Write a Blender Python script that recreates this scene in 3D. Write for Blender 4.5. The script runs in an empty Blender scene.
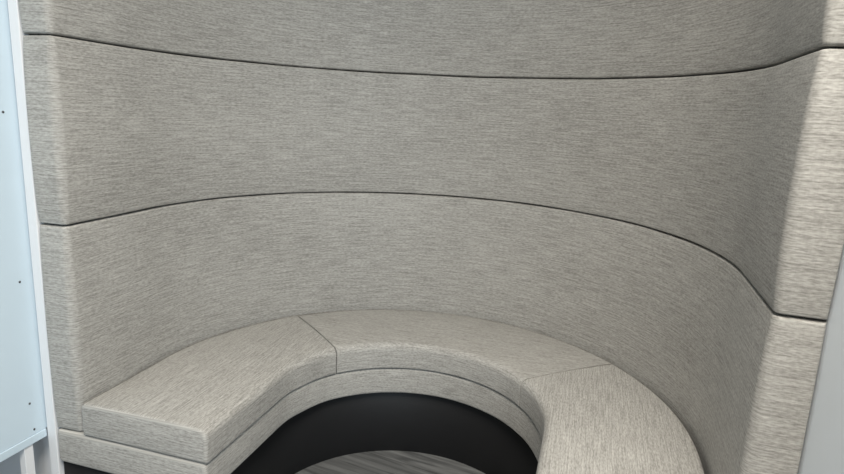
import bpy, math, random
from mathutils import Vector, Matrix, noise
random.seed(7)
C = bpy.context.scene
S = 0.75          # fitted units -> metres
Z0 = 0.60         # seat height above the floor in fitted units
def zz(z): return (z + Z0) * S

# ------------------------------------------------------------------ helpers
def obj(name, verts, faces, mat, parent=None, uvs=None, smooth=True, label=None):
    me = bpy.data.meshes.new(name)
    me.from_pydata([tuple(v) for v in verts], [], faces)
    if uvs is not None:
        uvl = me.uv_layers.new(name='weave')
        k = 0
        for p in me.polygons:
            f = uvs(p, k) if callable(uvs) else [uvs[i] for i in p.vertices]
            for li, uv in zip(p.loop_indices, f):
                uvl.data[li].uv = uv
            k += 1
    me.polygons.foreach_set('use_smooth', [smooth] * len(me.polygons))
    me.materials.append(mat)
    o = bpy.data.objects.new(name, me)
    C.collection.objects.link(o)
    if parent: o.parent = parent
    if label: o['label'] = label
    return o

def tag(o, label, cat, group=None):
    o['label'] = label; o['category'] = cat
    if group: o['group'] = group
    return o

def empty(name, loc=(0, 0, 0)):
    o = bpy.data.objects.new(name, None)
    o.location = loc
    C.collection.objects.link(o)
    return o

def box_data(x0, x1, y0, y1, z0, z1, b=0.0):
    """box with chamfered vertical/horizontal edges (three-segment rounding through bmesh bevel)"""
    import bmesh
    bm = bmesh.new()
    bmesh.ops.create_cube(bm, size=1.0)
    for v in bm.verts:
        v.co = Vector((x0 + (v.co.x + .5) * (x1 - x0), y0 + (v.co.y + .5) * (y1 - y0), z0 + (v.co.z + .5) * (z1 - z0)))
    if b > 0:
        bmesh.ops.bevel(bm, geom=list(bm.edges), offset=b, segments=2, profile=.5, affect='EDGES')
    bm.verts.index_update()
    vs = [v.co.copy() for v in bm.verts]
    fs = [[v.index for v in f.verts] for f in bm.faces]
    bm.free()
    return vs, fs

def box(name, x0, x1, y0, y1, z0, z1, mat, parent=None, b=0.0015, label=None):
    off = Vector(parent.location) if parent else Vector((0, 0, 0))
    if parent and parent.parent: off += Vector(parent.parent.location)
    vs, fs = box_data(x0, x1, y0, y1, z0, z1, b)
    return obj(name, [v - off for v in vs], fs, mat, parent, smooth=False, label=label)

# ------------------------------------------------------------------ materials
def nodes(m):
    m.use_nodes = True
    nt = m.node_tree
    return nt, nt.nodes, nt.links, nt.nodes['Principled BSDF']

def plain(name, col, rough=.5, spec=.4, var=.03, scale=8):
    m = bpy.data.materials.new(name)
    nt, N, L, b = nodes(m)
    tc = N.new('ShaderNodeTexCoord'); n = N.new('ShaderNodeTexNoise')
    n.inputs['Scale'].default_value = scale; n.inputs['Detail'].default_value = 3
    L.new(tc.outputs['Object'], n.inputs['Vector'])
    r = N.new('ShaderNodeValToRGB')
    r.color_ramp.elements[0].position = .3; r.color_ramp.elements[1].position = .7
    r.color_ramp.elements[0].color = tuple(c * (1 - var) for c in col) + (1,)
    r.color_ramp.elements[1].color = tuple(min(1, c * (1 + var)) for c in col) + (1,)
    L.new(n.outputs['Fac'], r.inputs['Fac']); L.new(r.outputs['Color'], b.inputs['Base Color'])
    b.inputs['Roughness'].default_value = rough
    b.inputs['Specular IOR Level'].default_value = spec
    return m

def fabric(name, c_dark, c_mid, c_light):
    """woven greige cloth with slubs running along the weave's first UV axis (metres)"""
    m = bpy.data.materials.new(name)
    nt, N, L, b = nodes(m)
    uv = N.new('ShaderNodeUVMap'); uv.uv_map = 'weave'
    def streak(su, sv, det, off):
        mp = N.new('ShaderNodeMapping'); mp.inputs['Scale'].default_value = (su, sv, 1)
        mp.inputs['Location'].default_value = (off, off * 1.7, off)
        t = N.new('ShaderNodeTexNoise'); t.inputs['Scale'].default_value = 1
        t.inputs['Detail'].default_value = det; t.inputs['Roughness'].default_value = .55
        L.new(uv.outputs['UV'], mp.inputs['Vector']); L.new(mp.outputs['Vector'], t.inputs['Vector'])
        return t.outputs['Fac']
    def math_(op, a, c):
        n = N.new('ShaderNodeMath'); n.operation = op
        for i, x in enumerate((a, c)):
            if isinstance(x, (int, float)): n.inputs[i].default_value = x
            else: L.new(x, n.inputs[i])
        return n.outputs[0]
    long_ = streak(10, 250, 2, 0)
    mid = streak(13, 150, 2, 5.9)
    short = streak(75, 330, 2, 3.1)
    warp = streak(420, 40, 1, 7.7)
    blotch = streak(1.6, 5, 2, 11.3)
    f = math_('ADD', math_('ADD', math_('MULTIPLY', long_, .36), math_('MULTIPLY', mid, .09)), math_('MULTIPLY', short, .40))
    f = math_('ADD', f, math_('MULTIPLY', warp, .05))
    f = math_('ADD', f, math_('MULTIPLY', blotch, .09))
    r = N.new('ShaderNodeValToRGB')
    e = r.color_ramp.elements
    e[0].position = .38; e[0].color = c_dark + (1,)
    e[1].position = .63; e[1].color = c_light + (1,)
    k = e.new(.5); k.color = c_mid + (1,)
    L.new(f, r.inputs['Fac']); L.new(r.outputs['Color'], b.inputs['Base Color'])
    bp = N.new('ShaderNodeBump'); bp.inputs['Strength'].default_value = .12
    bp.inputs['Distance'].default_value = .0012
    L.new(f, bp.inputs['Height']); L.new(bp.outputs['Normal'], b.inputs['Normal'])
    b.inputs['Roughness'].default_value = .72
    b.inputs['Specular IOR Level'].default_value = .25
    b.inputs['Sheen Weight'].default_value = .08
    b.inputs['Sheen Roughness'].default_value = .5
    return m

def wood_floor():
    m = bpy.data.materials.new('grey_wood_floor')
    nt, N, L, b = nodes(m)
    tc = N.new('ShaderNodeTexCoord')
    mp = N.new('ShaderNodeMapping'); mp.inputs['Rotation'].default_value = (0, 0, math.radians(8))
    L.new(tc.outputs['Object'], mp.inputs['Vector'])
    br = N.new('ShaderNodeTexBrick')
    br.inputs['Scale'].default_value = 1; br.inputs['Brick Width'].default_value = 1.2
    br.inputs['Row Height'].default_value = .18; br.inputs['Mortar Size'].default_value = .0012
    br.inputs['Color1'].default_value = (.115, .117, .118, 1); br.inputs['Color2'].default_value = (.16, .163, .164, 1)
    br.inputs['Mortar'].default_value = (.07, .07, .07, 1)
    L.new(mp.outputs['Vector'], br.inputs['Vector'])
    m2 = N.new('ShaderNodeMapping'); m2.inputs['Scale'].default_value = (4, 45, 1)
    L.new(mp.outputs['Vector'], m2.inputs['Vector'])
    n = N.new('ShaderNodeTexNoise'); n.inputs['Scale'].default_value = 1; n.inputs['Detail'].default_value = 6
    n.inputs['Distortion'].default_value = .8
    L.new(m2.outputs['Vector'], n.inputs['Vector'])
    r = N.new('ShaderNodeValToRGB')
    r.color_ramp.elements[0].position = .35; r.color_ramp.elements[0].color = (.55, .55, .55, 1)
    r.color_ramp.elements[1].position = .68; r.color_ramp.elements[1].color = (1.35, 1.35, 1.33, 1)
    L.new(n.outputs['Fac'], r.inputs['Fac'])
    mx = N.new('ShaderNodeMixRGB'); mx.blend_type = 'MULTIPLY'; mx.inputs['Fac'].default_value = 1
    L.new(br.outputs['Color'], mx.inputs[1]); L.new(r.outputs['Color'], mx.inputs[2])
    L.new(mx.outputs[0], b.inputs['Base Color'])
    b.inputs['Roughness'].default_value = .5
    return m

FAB = fabric('greige_woven_fabric', (.222, .213, .197), (.352, .341, .320), (.505, .491, .462))
BLACK = plain('black_plinth_laminate', (.012, .012, .013), .55, .3)
SEAM_BLACK = plain('black_seam_shade', (.01, .01, .01), .9, .1)  # near-black that deepens the shade inside the seam gaps
WHITE = plain('white_melamine', (.74, .75, .77), .45, .35, .01)
BLUEWHITE = plain('cool_white_laminate', (.57, .68, .765), .4, .35, .012)
GREYWHITE = plain('grey_white_laminate', (.84, .89, .94), .45, .3, .012)
HOLE = plain('dark_screw_metal', (.05, .05, .055), .5, .5)
WALL = plain('painted_wall', (.72, .72, .70), .85, .2, .02, 3)

# ------------------------------------------------------------------ plan of the horseshoe
R, AL, LS, W, PH = 1.1103, 1.6031, 0.3865, 0.1050, 0.0338
def back_plan(r0=.008):
    """dense polyline (fitted units) from the left flange's outer edge round to the right one"""
    t0, t1 = math.pi/2 + AL, math.pi/2 - AL
    P0 = Vector((R*math.cos(t0), R*math.sin(t0))); P1 = Vector((R*math.cos(t1), R*math.sin(t1)))
    dl = Vector((-math.sin(t0), math.cos(t0))); dr = Vector((math.sin(t1), -math.cos(t1)))
    KL = P0 + dl*LS; KR = P1 + dr*LS
    fl = Vector((-math.cos(PH), -math.sin(PH))); fr = Vector((math.cos(PH), -math.sin(PH)))
    def fillet(A, B, D, r, n=9):              # corner B between A and D, rounded with radius r
        u = (A - B).normalized(); v = (D - B).normalized()
        ang = u.angle(v); d = r / math.tan(ang/2)
        c = B + (u + v).normalized() * (r / math.sin(ang/2))
        p, q = B + u*d - c, B + v*d - c
        tot = p.angle_signed(q)
        return [c + Matrix.Rotation(-tot*i/(n-1), 2) @ p for i in range(n)]
    pts = []
    E = KL + fl*W
    f = fillet(E, KL, P0, r0)
    for i in range(9): pts.append(E.lerp(f[0], i/9))
    pts += f
    for i in range(1, 22): pts.append(f[-1].lerp(P0, i/22))
    n = 150
    for i in range(n + 1):
        a = t0 + (t1 - t0)*i/n
        pts.append(Vector((R*math.cos(a), R*math.sin(a))))
    E2 = KR + fr*W
    f = fillet(P1, KR, E2, r0)
    for i in range(1, 22): pts.append(P1.lerp(f[0], i/22))
    pts += f
    for i in range(1, 10): pts.append(f[-1].lerp(E2, i/9))
    return pts

def refine_ends(pts, es):
    """insert samples close to both ends so the padded edge can roll over"""
    out = []
    d = (pts[1] - pts[0]).normalized()
    for e in es: out.append(pts[0] + d*e)
    L0 = max(es)
    out += [p for p in pts[1:-1] if (p - pts[0]).length > L0*1.15 and (p - pts[-1]).length > L0*1.15]
    d = (pts[-2] - pts[-1]).normalized()
    for e in reversed(es): out.append(pts[-1] + d*e)
    return out

def normals(pts):
    ns = []
    for i in range(len(pts)):
        a = pts[max(0, i-1)]; b = pts[min(len(pts)-1, i+1)]
        t = (b - a).normalized()
        ns.append(Vector((t.y, -t.x)))        # the walk is left -> back -> right, so this points into the booth
    return ns

def arclen(pts):
    s = [0.0]
    for a, b in zip(pts, pts[1:]): s.append(s[-1] + (b - a).length)
    return s

PLAN = refine_ends(back_plan(), (0, .0006, .002, .004, .007, .010))
PN = normals(PLAN)
PS = arclen(PLAN)
UMAX = PS[-1]
PSURF = arclen([p + n*.021 for p, n in zip(PLAN, PN)])   # length along the padded surface, for the weave

def padded_row(z0, z1, parent, label, seed):
    D, r, puff = .008, .0055, .015            # padding depth, roll-over radius, extra crown
    h = z1 - z0
    es = [0, .0004, .0012, .0024, .004, .006, .0085, .011, .014, .019, .027, .04, .065, .1, .15, .22]
    vs = es + [h - e for e in reversed(es)]
    if h > .5: vs = es + [h/2] + [h - e for e in reversed(es)]
    def roll(e): return math.sqrt(max(0, 1 - (1 - min(e / r, 1))**2))
    V, UV = [], []
    nu, nv = len(PLAN), len(vs)
    for i in range(nu):
        eu = min(PS[i], UMAX - PS[i])
        ru = math.sqrt(max(0, 1 - (1 - min(eu / .010, 1))**2))
        for v in vs:
            e = min(v, h - v)
            k = min(roll(e), ru)
            wob = noise.noise(Vector((PS[i]*2.2, v*3.1, seed)))*.0022
            d = -.012 + (D + .012)*k + puff*(math.sin(math.pi*v/h)**.5)*k + wob*k
            p = PLAN[i] + PN[i]*d
            # the seams pull very slightly up and down, as stitched cloth does
            dz = .0022*noise.noise(Vector((PS[i]*3.3, seed if v > h/2 else seed - 1, 4.0)))
            edge = 1 - min(e/.05, 1)
            V.append(Vector((p.x*S, p.y*S, zz(z0 + v + dz*edge))))
            UV.append((PSURF[i]*S, (v + z0*3.7)*S))
    F = [[i*nv+j, (i+1)*nv+j, (i+1)*nv+j+1, i*nv+j+1] for i in range(nu-1) for j in range(nv-1)]
    nb = len(V)                                # back face of the pad
    for i in range(nu):
        p = PLAN[i] - PN[i]*.030
        for v in (0, h):
            V.append(Vector((p.x*S, p.y*S, zz(z0 + v)))); UV.append((PSURF[i]*S, (v + z0*3.7)*S))
    for i in range(nu-1):
        a, b = nb + 2*i, nb + 2*i + 2
        F.append([a, a+1, b+1, b])
        F.append([i*nv, a, b, (i+1)*nv])                        # bottom
        F.append([i*nv+nv-1, (i+1)*nv+nv-1, b+1, a+1])          # top
    F.append(list(range(0, nv)) + [nb+1, nb])
    e0 = (nu-1)*nv
    F.append([nb + 2*(nu-1), nb + 2*(nu-1)+1] + list(range(e0+nv-1, e0-1, -1)))
    return obj('back_panel', V, F, FAB, parent, UV, True, label)

def stadium(r, y_end, n_arc=120, n_str=26, a0=None, a1=None):
    """left straight -> half circle -> right straight; optional angular limits (degrees, from +x)"""
    pts = []
    if a0 is None:
        for i in range(n_str): pts.append(Vector((-r, y_end*(1 - i/n_str))))
        A0 = 180.0
    else: A0 = a0
    A1 = 0.0 if a1 is None else a1
    n = max(8, int(n_arc*abs(A0 - A1)/180))
    for i in range(n + 1):
        a = math.radians(A0 + (A1 - A0)*i/n)
        pts.append(Vector((r*math.cos(a), r*math.sin(a))))
    if a1 is None:
        for i in range(1, n_str + 1): pts.append(Vector((r, y_end*i/n_str)))
    return pts

def rounded_section(w0, w1, z0, z1, rt_in, rb_in, rt_out, rb_out, crown=0.0, n=6, m=10):
    """closed loop of (radius, z): inner face, top, outer face, bottom"""
    loop = []
    def arc(cx, cz, r, a0, a1):
        for i in range(n + 1):
            a = math.radians(a0 + (a1 - a0)*i/n)
            loop.append((cx + r*math.cos(a), cz + r*math.sin(a)))
    arc(w0 + rb_in, z0 + rb_in, rb_in, 270, 180)
    arc(w0 + rt_in, z1 - rt_in, rt_in, 180, 90)
    for i in range(1, m):
        f = i/m
        loop.append((w0 + rt_in + (w1 - rt_out - w0 - rt_in)*f, z1))
    arc(w1 - rt_out, z1 - rt_out, rt_out, 90, 0)
    arc(w1 - rb_out, z0 + rb_out, rb_out, 0, -90)
    if crown:
        loop = [(w, z + crown*math.sin(math.pi*(w - w0)/(w1 - w0))**.7 if z > (z0+z1)/2 and 0 < (w-w0)/(w1-w0) < 1 else z) for w, z in loop]
    return loop

def inner_shift(o):
    """the inner edge of the bench is a little flatter than a true half circle"""
    a = math.degrees(math.atan2(o.y, o.x))
    tab = ((0, -.013), (20, -.005), (40, .001), (60, .006), (90, .011), (140, .009), (162, -.008), (180, -.020))
    a = min(max(a, 0), 180)
    for (a0, v0), (a1, v1) in zip(tab, tab[1:]):
        if a <= a1:
            f = (a - a0)/(a1 - a0); f = f*f*(3 - 2*f)
            return v0 + (v1 - v0)*f
    return tab[-1][1]

def sweep(name, mid, sec, mat, parent, re=0.0, uvmode='arc', label=None, seed=0, wob=0.0, origin=(0, 0, 0), inner_fit=False, side_lean=0.0):
    """sweep a (radius, z) section along a stadium whose own radius is 1: mid gives (centre, outward) frames"""
    ws = [p[0] for p in sec]; zs = [p[1] for p in sec]
    cw, cz = (min(ws)+max(ws))/2, (min(zs)+max(zs))/2
    hw, hz = (max(ws)-min(ws))/2, (max(zs)-min(zs))/2
    frames = mid
    re0, re1 = re if isinstance(re, tuple) else (re, re)
    # arc length at mid radius
    s = [0.0]
    for a, b in zip(frames, frames[1:]):
        s.append(s[-1] + ((b[0]+b[1]*cw) - (a[0]+a[1]*cw)).length)
    tot = s[-1]
    V, UV = [], []
    n = len(sec)
    per = [0.0]
    for a, b in zip(sec, sec[1:]): per.append(per[-1] + math.hypot(b[0]-a[0], b[1]-a[1]))
    for i, (c, o) in enumerate(frames):
        ins = 0
        for e, q in ((s[i], re0), (tot - s[i], re1)):
            if q > 0: ins = max(ins, q - math.sqrt(max(0, q*q - (q - min(e, q))**2)))
        for j, (w, z) in enumerate(sec):
            w2 = cw + (w - cw)*(hw - ins)/hw
            z2 = cz + (z - cz)*(hz - ins)/hz
            if wob and z > cz:
                z2 += wob*noise.noise(Vector((s[i]*3, w*4, seed)))
            t = (w - min(ws)) / (2*hw)
            if inner_fit: w2 += inner_shift(o)*(1 - t)
            if c.y < 0: w2 -= side_lean*(-c.y)*t           # the straight sides draw in a little towards the front
            p = c + o*w2
            V.append(Vector((p.x*S, p.y*S, zz(z2))) - Vector(origin))
            UV.append((s[i]*S, per[j]*S))
    F = []
    for i in range(len(frames)-1):
        for j in range(n):
            k = (j+1) % n
            F.append([i*n+j, (i+1)*n+j, (i+1)*n+k, i*n+k])
    F.append(list(range(n)))
    F.append([(len(frames)-1)*n + j for j in range(n-1, -1, -1)])
    O = Vector(origin)
    def uvf(p, k):
        vi = list(p.vertices)
        nz = abs(p.normal.z)
        out = []
        for q in vi:
            w = V[q] + O
            if k >= len(F) - 2: out.append((w.x + 5.3*seed, w.z))           # end caps
            elif nz > .75 and uvmode == 'y': out.append((w.y + 3.1*seed, w.x))
            elif nz > .75 and uvmode == 'x': out.append((w.x + 3.1*seed, w.y))
            else: out.append((UV[q][0] + 1.3*seed, w.z + UV[q][1]*.02 + seed))
        if k < len(F) - 2 and nz <= .75:                                     # wrap seam at the loop closure
            pass
        return out
    return obj(name, V, F, mat, parent, uvf, True, label)

def frames_stadium(y_end0, y_end1, a_from, a_to, n_arc=120, fine=0.0, fine_y=None):
    """(centre, outward) frames: straight on the left if y_end0 given, arc, straight on the right if y_end1 given"""
    fr = []
    fs = (0, .06, .2, .4, .7, 1.0)
    fy = fine if fine_y is None else fine_y
    if y_end0 is not None:
        ys = [y_end0 + fy*q for q in fs] if fy else [y_end0]
        ys += [y_end0 + (0 - y_end0)*i/22 for i in range(1, 22) if (0 - y_end0)*i/22 > fy*1.05]
        fr += [(Vector((0, y)), Vector((-1, 0))) for y in ys]
    n = max(10, int(n_arc*abs(a_from - a_to)/180))
    As = [a_from + (a_to - a_from)*i/n for i in range(n + 1)]
    if fine:
        da = math.degrees(fine/.83)
        if y_end0 is None:
            As = [a_from - da*q for q in fs] + [a for a in As if a < a_from - da*1.05]
        if y_end1 is None:
            As = [a for a in As if a > a_to + da*1.05] + [a_to + da*q for q in reversed(fs)]
    fr += [(Vector((0, 0)), Vector((math.cos(math.radians(a)), math.sin(math.radians(a))))) for a in As]
    if y_end1 is not None:
        ys = [(y_end1)*i/22 for i in range(1, 22) if abs(y_end1 - y_end1*i/22) > fy*1.05]
        ys += [y_end1 + fy*q for q in reversed(fs)] if fy else [y_end1]
        fr += [(Vector((0, y)), Vector((1, 0))) for y in ys]
    return fr

# ------------------------------------------------------------------ the booth
Z1, Z2 = 0.6505, 1.2796
ROW = Z2 - Z1
ZRT, ZRB = -0.131, -0.262          # upholstered rail under the cushions
YF = -0.444                        # front plane of cushions and rail
booth = empty('curved_booth', (0, 0, 0))
tag(booth, 'tall horseshoe booth in greige woven fabric with stacked padded rows and a black plinth', 'booth')
G = .0019
padded_row(ZRT + .004, Z1 - G, booth, 'lowest padded row of the backrest, behind the cushions', 1.0)
padded_row(Z1 + G, Z2 - G, booth, 'middle padded row of the backrest', 5.0)
padded_row(Z2 + G, Z2 + ROW, booth, 'topmost padded row of the backrest', 9.0)

# added black board behind the pads, darkening the seams and stopping light leaks
def strip_shell(name, d0, d1, z0, z1, mat, parent):
    V, F = [], []
    for p, n in zip(PLAN, PN):
        for d in (d0, d1):
            q = p + n*d
            for z in (z0, z1): V.append(Vector((q.x*S, q.y*S, zz(z))))
    for i in range(len(PLAN)-1):
        a, b = 4*i, 4*i+4
        F += [[a, b, b+1, a+1], [a+2, a+3, b+3, b+2], [a, a+2, b+2, b], [a+1, b+1, b+3, a+3]]
    F += [[0, 1, 3, 2], [len(V)-4, len(V)-2, len(V)-1, len(V)-3]]
    return obj(name, V, F, mat, parent, None, True, 'added black board that darkens the seams')
strip_shell('seam_shade_board', -.060, -.020, ZRT + .005, Z2 + ROW - .01, SEAM_BLACK, booth)

RAIL_R = .570
sec = rounded_section(RAIL_R, 1.196, ZRB, ZRT, .016, .012, .01, .01, 0, 5, 8)
sweep('seat_rail', frames_stadium(YF, YF, 180, 0, fine=.012), sec, FAB, booth, re=.012, uvmode='arc', seed=2, inner_fit=True)
sec = rounded_section(.622, 1.1985, -Z0, ZRB + .004, .002, .002, .002, .002, 0, 1, 4)
sweep('plinth', frames_stadium(YF + .022, YF + .022, 180, 0), sec, BLACK, booth, label='black plinth set back under the seat')
sec = rounded_section(1.135, 1.198, Z2 + ROW + .001, Z2 + ROW + .024, .003, .003, .003, .003, 0, 2, 3)
sweep('top_cap', frames_stadium(YF + .03, YF + .03, 180, 0), sec, WHITE, booth, label='white cap board along the top')
YB = 1.20
for sx, yE, lab in ((-1, YF + .004, 'white edge panel beside the left flange'), (1, YF + .076, 'white edge panel beside the right flange')):
    x0, x1 = sorted((sx*1.2035*S, sx*1.244*S))
    box('end_panel', x0, x1, yE*S, YB*S, 0, zz(Z2 + ROW + .03), WHITE, booth, .002, lab)

# ------------------------------------------------------------------ the three seat cushions
CI, CO = .562, R - .036
GAP = .0042
JL, JR = 180 - 41.0, 41.6
def cushion(y0, y1, a0, a1, mode, seed, label):
    sec = rounded_section(CI, CO, ZRT + .002, -.004, .032, .010, .014, .01, .008, 7, 14)
    fr = frames_stadium(y0, y1, a0, a1, fine=.0022, fine_y=.012)
    o = sweep('seat_cushion', fr, sec, FAB, None, re=(.012 if y0 is not None else .0015, .012 if y1 is not None else .0015), uvmode=mode, seed=seed, wob=.003, inner_fit=True, side_lean=.001)
    return tag(o, label, 'cushion', 'seat cushions of the booth')
g = math.degrees(GAP/.83)
cushion(YF, None, 180, JL + g, 'y', 1, 'left seat cushion, with its squared end facing out beside the white shelving')
cushion(None, None, JL - g, JR + g, 'x', 2, 'middle seat cushion, curving round the back of the booth')
cushion(None, YF, JR - g, 0, 'y', 3, 'right seat cushion, nearest the viewer and beside the right flange')

# ------------------------------------------------------------------ shelving unit on the left
XL = -1.2500
shelf = empty('shelving_unit', (XL*S, -.75*S, 0))
tag(shelf, 'pale bluish white shelving unit with small screws, left of the booth', 'shelving unit')
TH = .028
yA, yB2 = YF + .004, -1.30
zb = -.137
sp = box('side_panel', (XL - TH)*S, XL*S, yB2*S, (yA + .10)*S, zz(zb), zz(Z2 + ROW), BLUEWHITE, shelf, .0015)
box('bottom_rail', (XL - .06)*S, (XL + .004)*S, yB2*S, yA*S, zz(zb - .031), zz(zb - .0005), BLUEWHITE, shelf, .0012)
# ------------------------------------------------------------------ screws in the side panel
def screw(y, z):
    V, F = [], []
    n = 10; r = .0032
    prof = [(r, 0), (r, .0008), (r*.6, .0016), (r*.25, .0013)]
    for (q, dx) in prof:
        for i in range(n):
            a = 2*math.pi*i/n
            V.append(Vector((XL*S + dx, y*S + q*math.cos(a), zz(z) + q*math.sin(a))) - Vector(shelf.location))
    for k in range(len(prof)-1):
        for i in range(n):
            j = (i+1) % n
            F.append([k*n+i, k*n+j, (k+1)*n+j, (k+1)*n+i])
    F.append([(len(prof)-1)*n+i for i in range(n)])
    o = obj('screw', V, F, HOLE, sp, None, True)
    return o
for y, z in ((-.486, 1.028), (-.486, .448), (-.494, -.010), (-.486, -.117)): screw(y, z)
box('post', (XL - .03)*S, (XL - .002)*S, -.530*S, -.495*S, 0, zz(zb - .0315), WHITE, shelf, .0012, 'white post under the bottom rail')
box('back_panel', (XL - .50)*S, (XL + .005)*S, (yA + .05)*S, (yA + .08)*S, 0, zz(zb - .0315), WHITE, shelf, .001)
box('lower_side', (XL - .35)*S, (XL - .32)*S, yB2*S, (yA - .031)*S, 0, zz(zb - .0315), plain('dark_grey_board', (.16, .16, .16), .7), shelf, .001, 'dark grey board at the back of the recess')

# ------------------------------------------------------------------ partition on the right
XR = 1.2035
pt = obj('partition_panel', *box_data(XR*S, (XR + .035)*S, -1.45*S, (YF + .075)*S, 0, zz(Z2 + ROW), .002), GREYWHITE, None, None, False)
tag(pt, 'tall plain light grey partition panel right of the booth', 'partition')

# ------------------------------------------------------------------ room
def room_box(name, *a, mat):
    vs, fs = box_data(*a)
    o = obj(name, vs, fs, mat, None, None, False); o['kind'] = 'structure'; return o
room_box('floor', -4, 4, -6, 1.3, -.1, 0, mat=wood_floor())
room_box('wall_back', -4, 4, 1.0, 1.1, 0.0, 2.9, mat=WALL)
room_box('ceiling', -4, 4, -6, 1.1, 2.9, 3.0, mat=plain('ceiling_paint', (.8, .8, .79), .9, .1))

# ------------------------------------------------------------------ light
def area(name, loc, target, size, size_y, energy, col):
    l = bpy.data.lights.new(name, 'AREA'); l.shape = 'RECTANGLE'
    l.size, l.size_y, l.energy, l.color = size, size_y, energy, col
    o = bpy.data.objects.new(name, l); o.location = loc
    d = Vector(target) - Vector(loc)
    o.rotation_euler = d.to_track_quat('-Z', 'Y').to_euler()
    C.collection.objects.link(o)
    return o
def lamp(x, y, energy, spread, col):
    o = area('ceiling_lamp', (x, y, 2.86), (x, y, 0), 1.0, .6, energy, col)
    o.data.spread = math.radians(spread)
lamp(.62, -1.25, 37, 150, (1.0, .95, .86))
lamp(.62, -2.0, 64, 158, (1.0, .94, .84))
area('window_light', (2.2, -4.8, 1.6), (0, 0, 1.1), 2.4, 1.6, 76, (.72, .88, 1.0))
w = bpy.data.worlds.new('room_ambient'); C.world = w
w.use_nodes = True
w.node_tree.nodes['Background'].inputs['Color'].default_value = (.90, .95, 1.0, 1)
w.node_tree.nodes['Background'].inputs['Strength'].default_value = .03

# ------------------------------------------------------------------ camera
f_px, pitch, roll, yaw = 592.55, .2110, .0486, .2772
cx, cy, cz = .6290, -2.0016, 1.1
fw = Vector((-math.sin(yaw)*math.cos(pitch), math.cos(yaw)*math.cos(pitch), -math.sin(pitch)))
r0 = Vector((math.cos(yaw), math.sin(yaw), 0))
u0 = r0.cross(fw)
r1 = r0*math.cos(roll) + u0*math.sin(roll)
u1 = u0*math.cos(roll) - r0*math.sin(roll)
cam = bpy.data.cameras.new('camera')
cam.sensor_fit = 'HORIZONTAL'; cam.sensor_width = 36; cam.lens = f_px/844*36
cam.clip_start = .05
co = bpy.data.objects.new('camera', cam)
M = Matrix((r1, u1, -fw)).transposed().to_4x4()
M.translation = Vector((cx*S, cy*S, zz(cz)))
co.matrix_world = M
C.collection.objects.link(co); C.camera = co

vs_ = C.view_settings
vs_.view_transform = 'Standard'; vs_.look = 'None'; vs_.gamma = 1; vs_.use_curve_mapping = False
vs_.exposure = 0.16
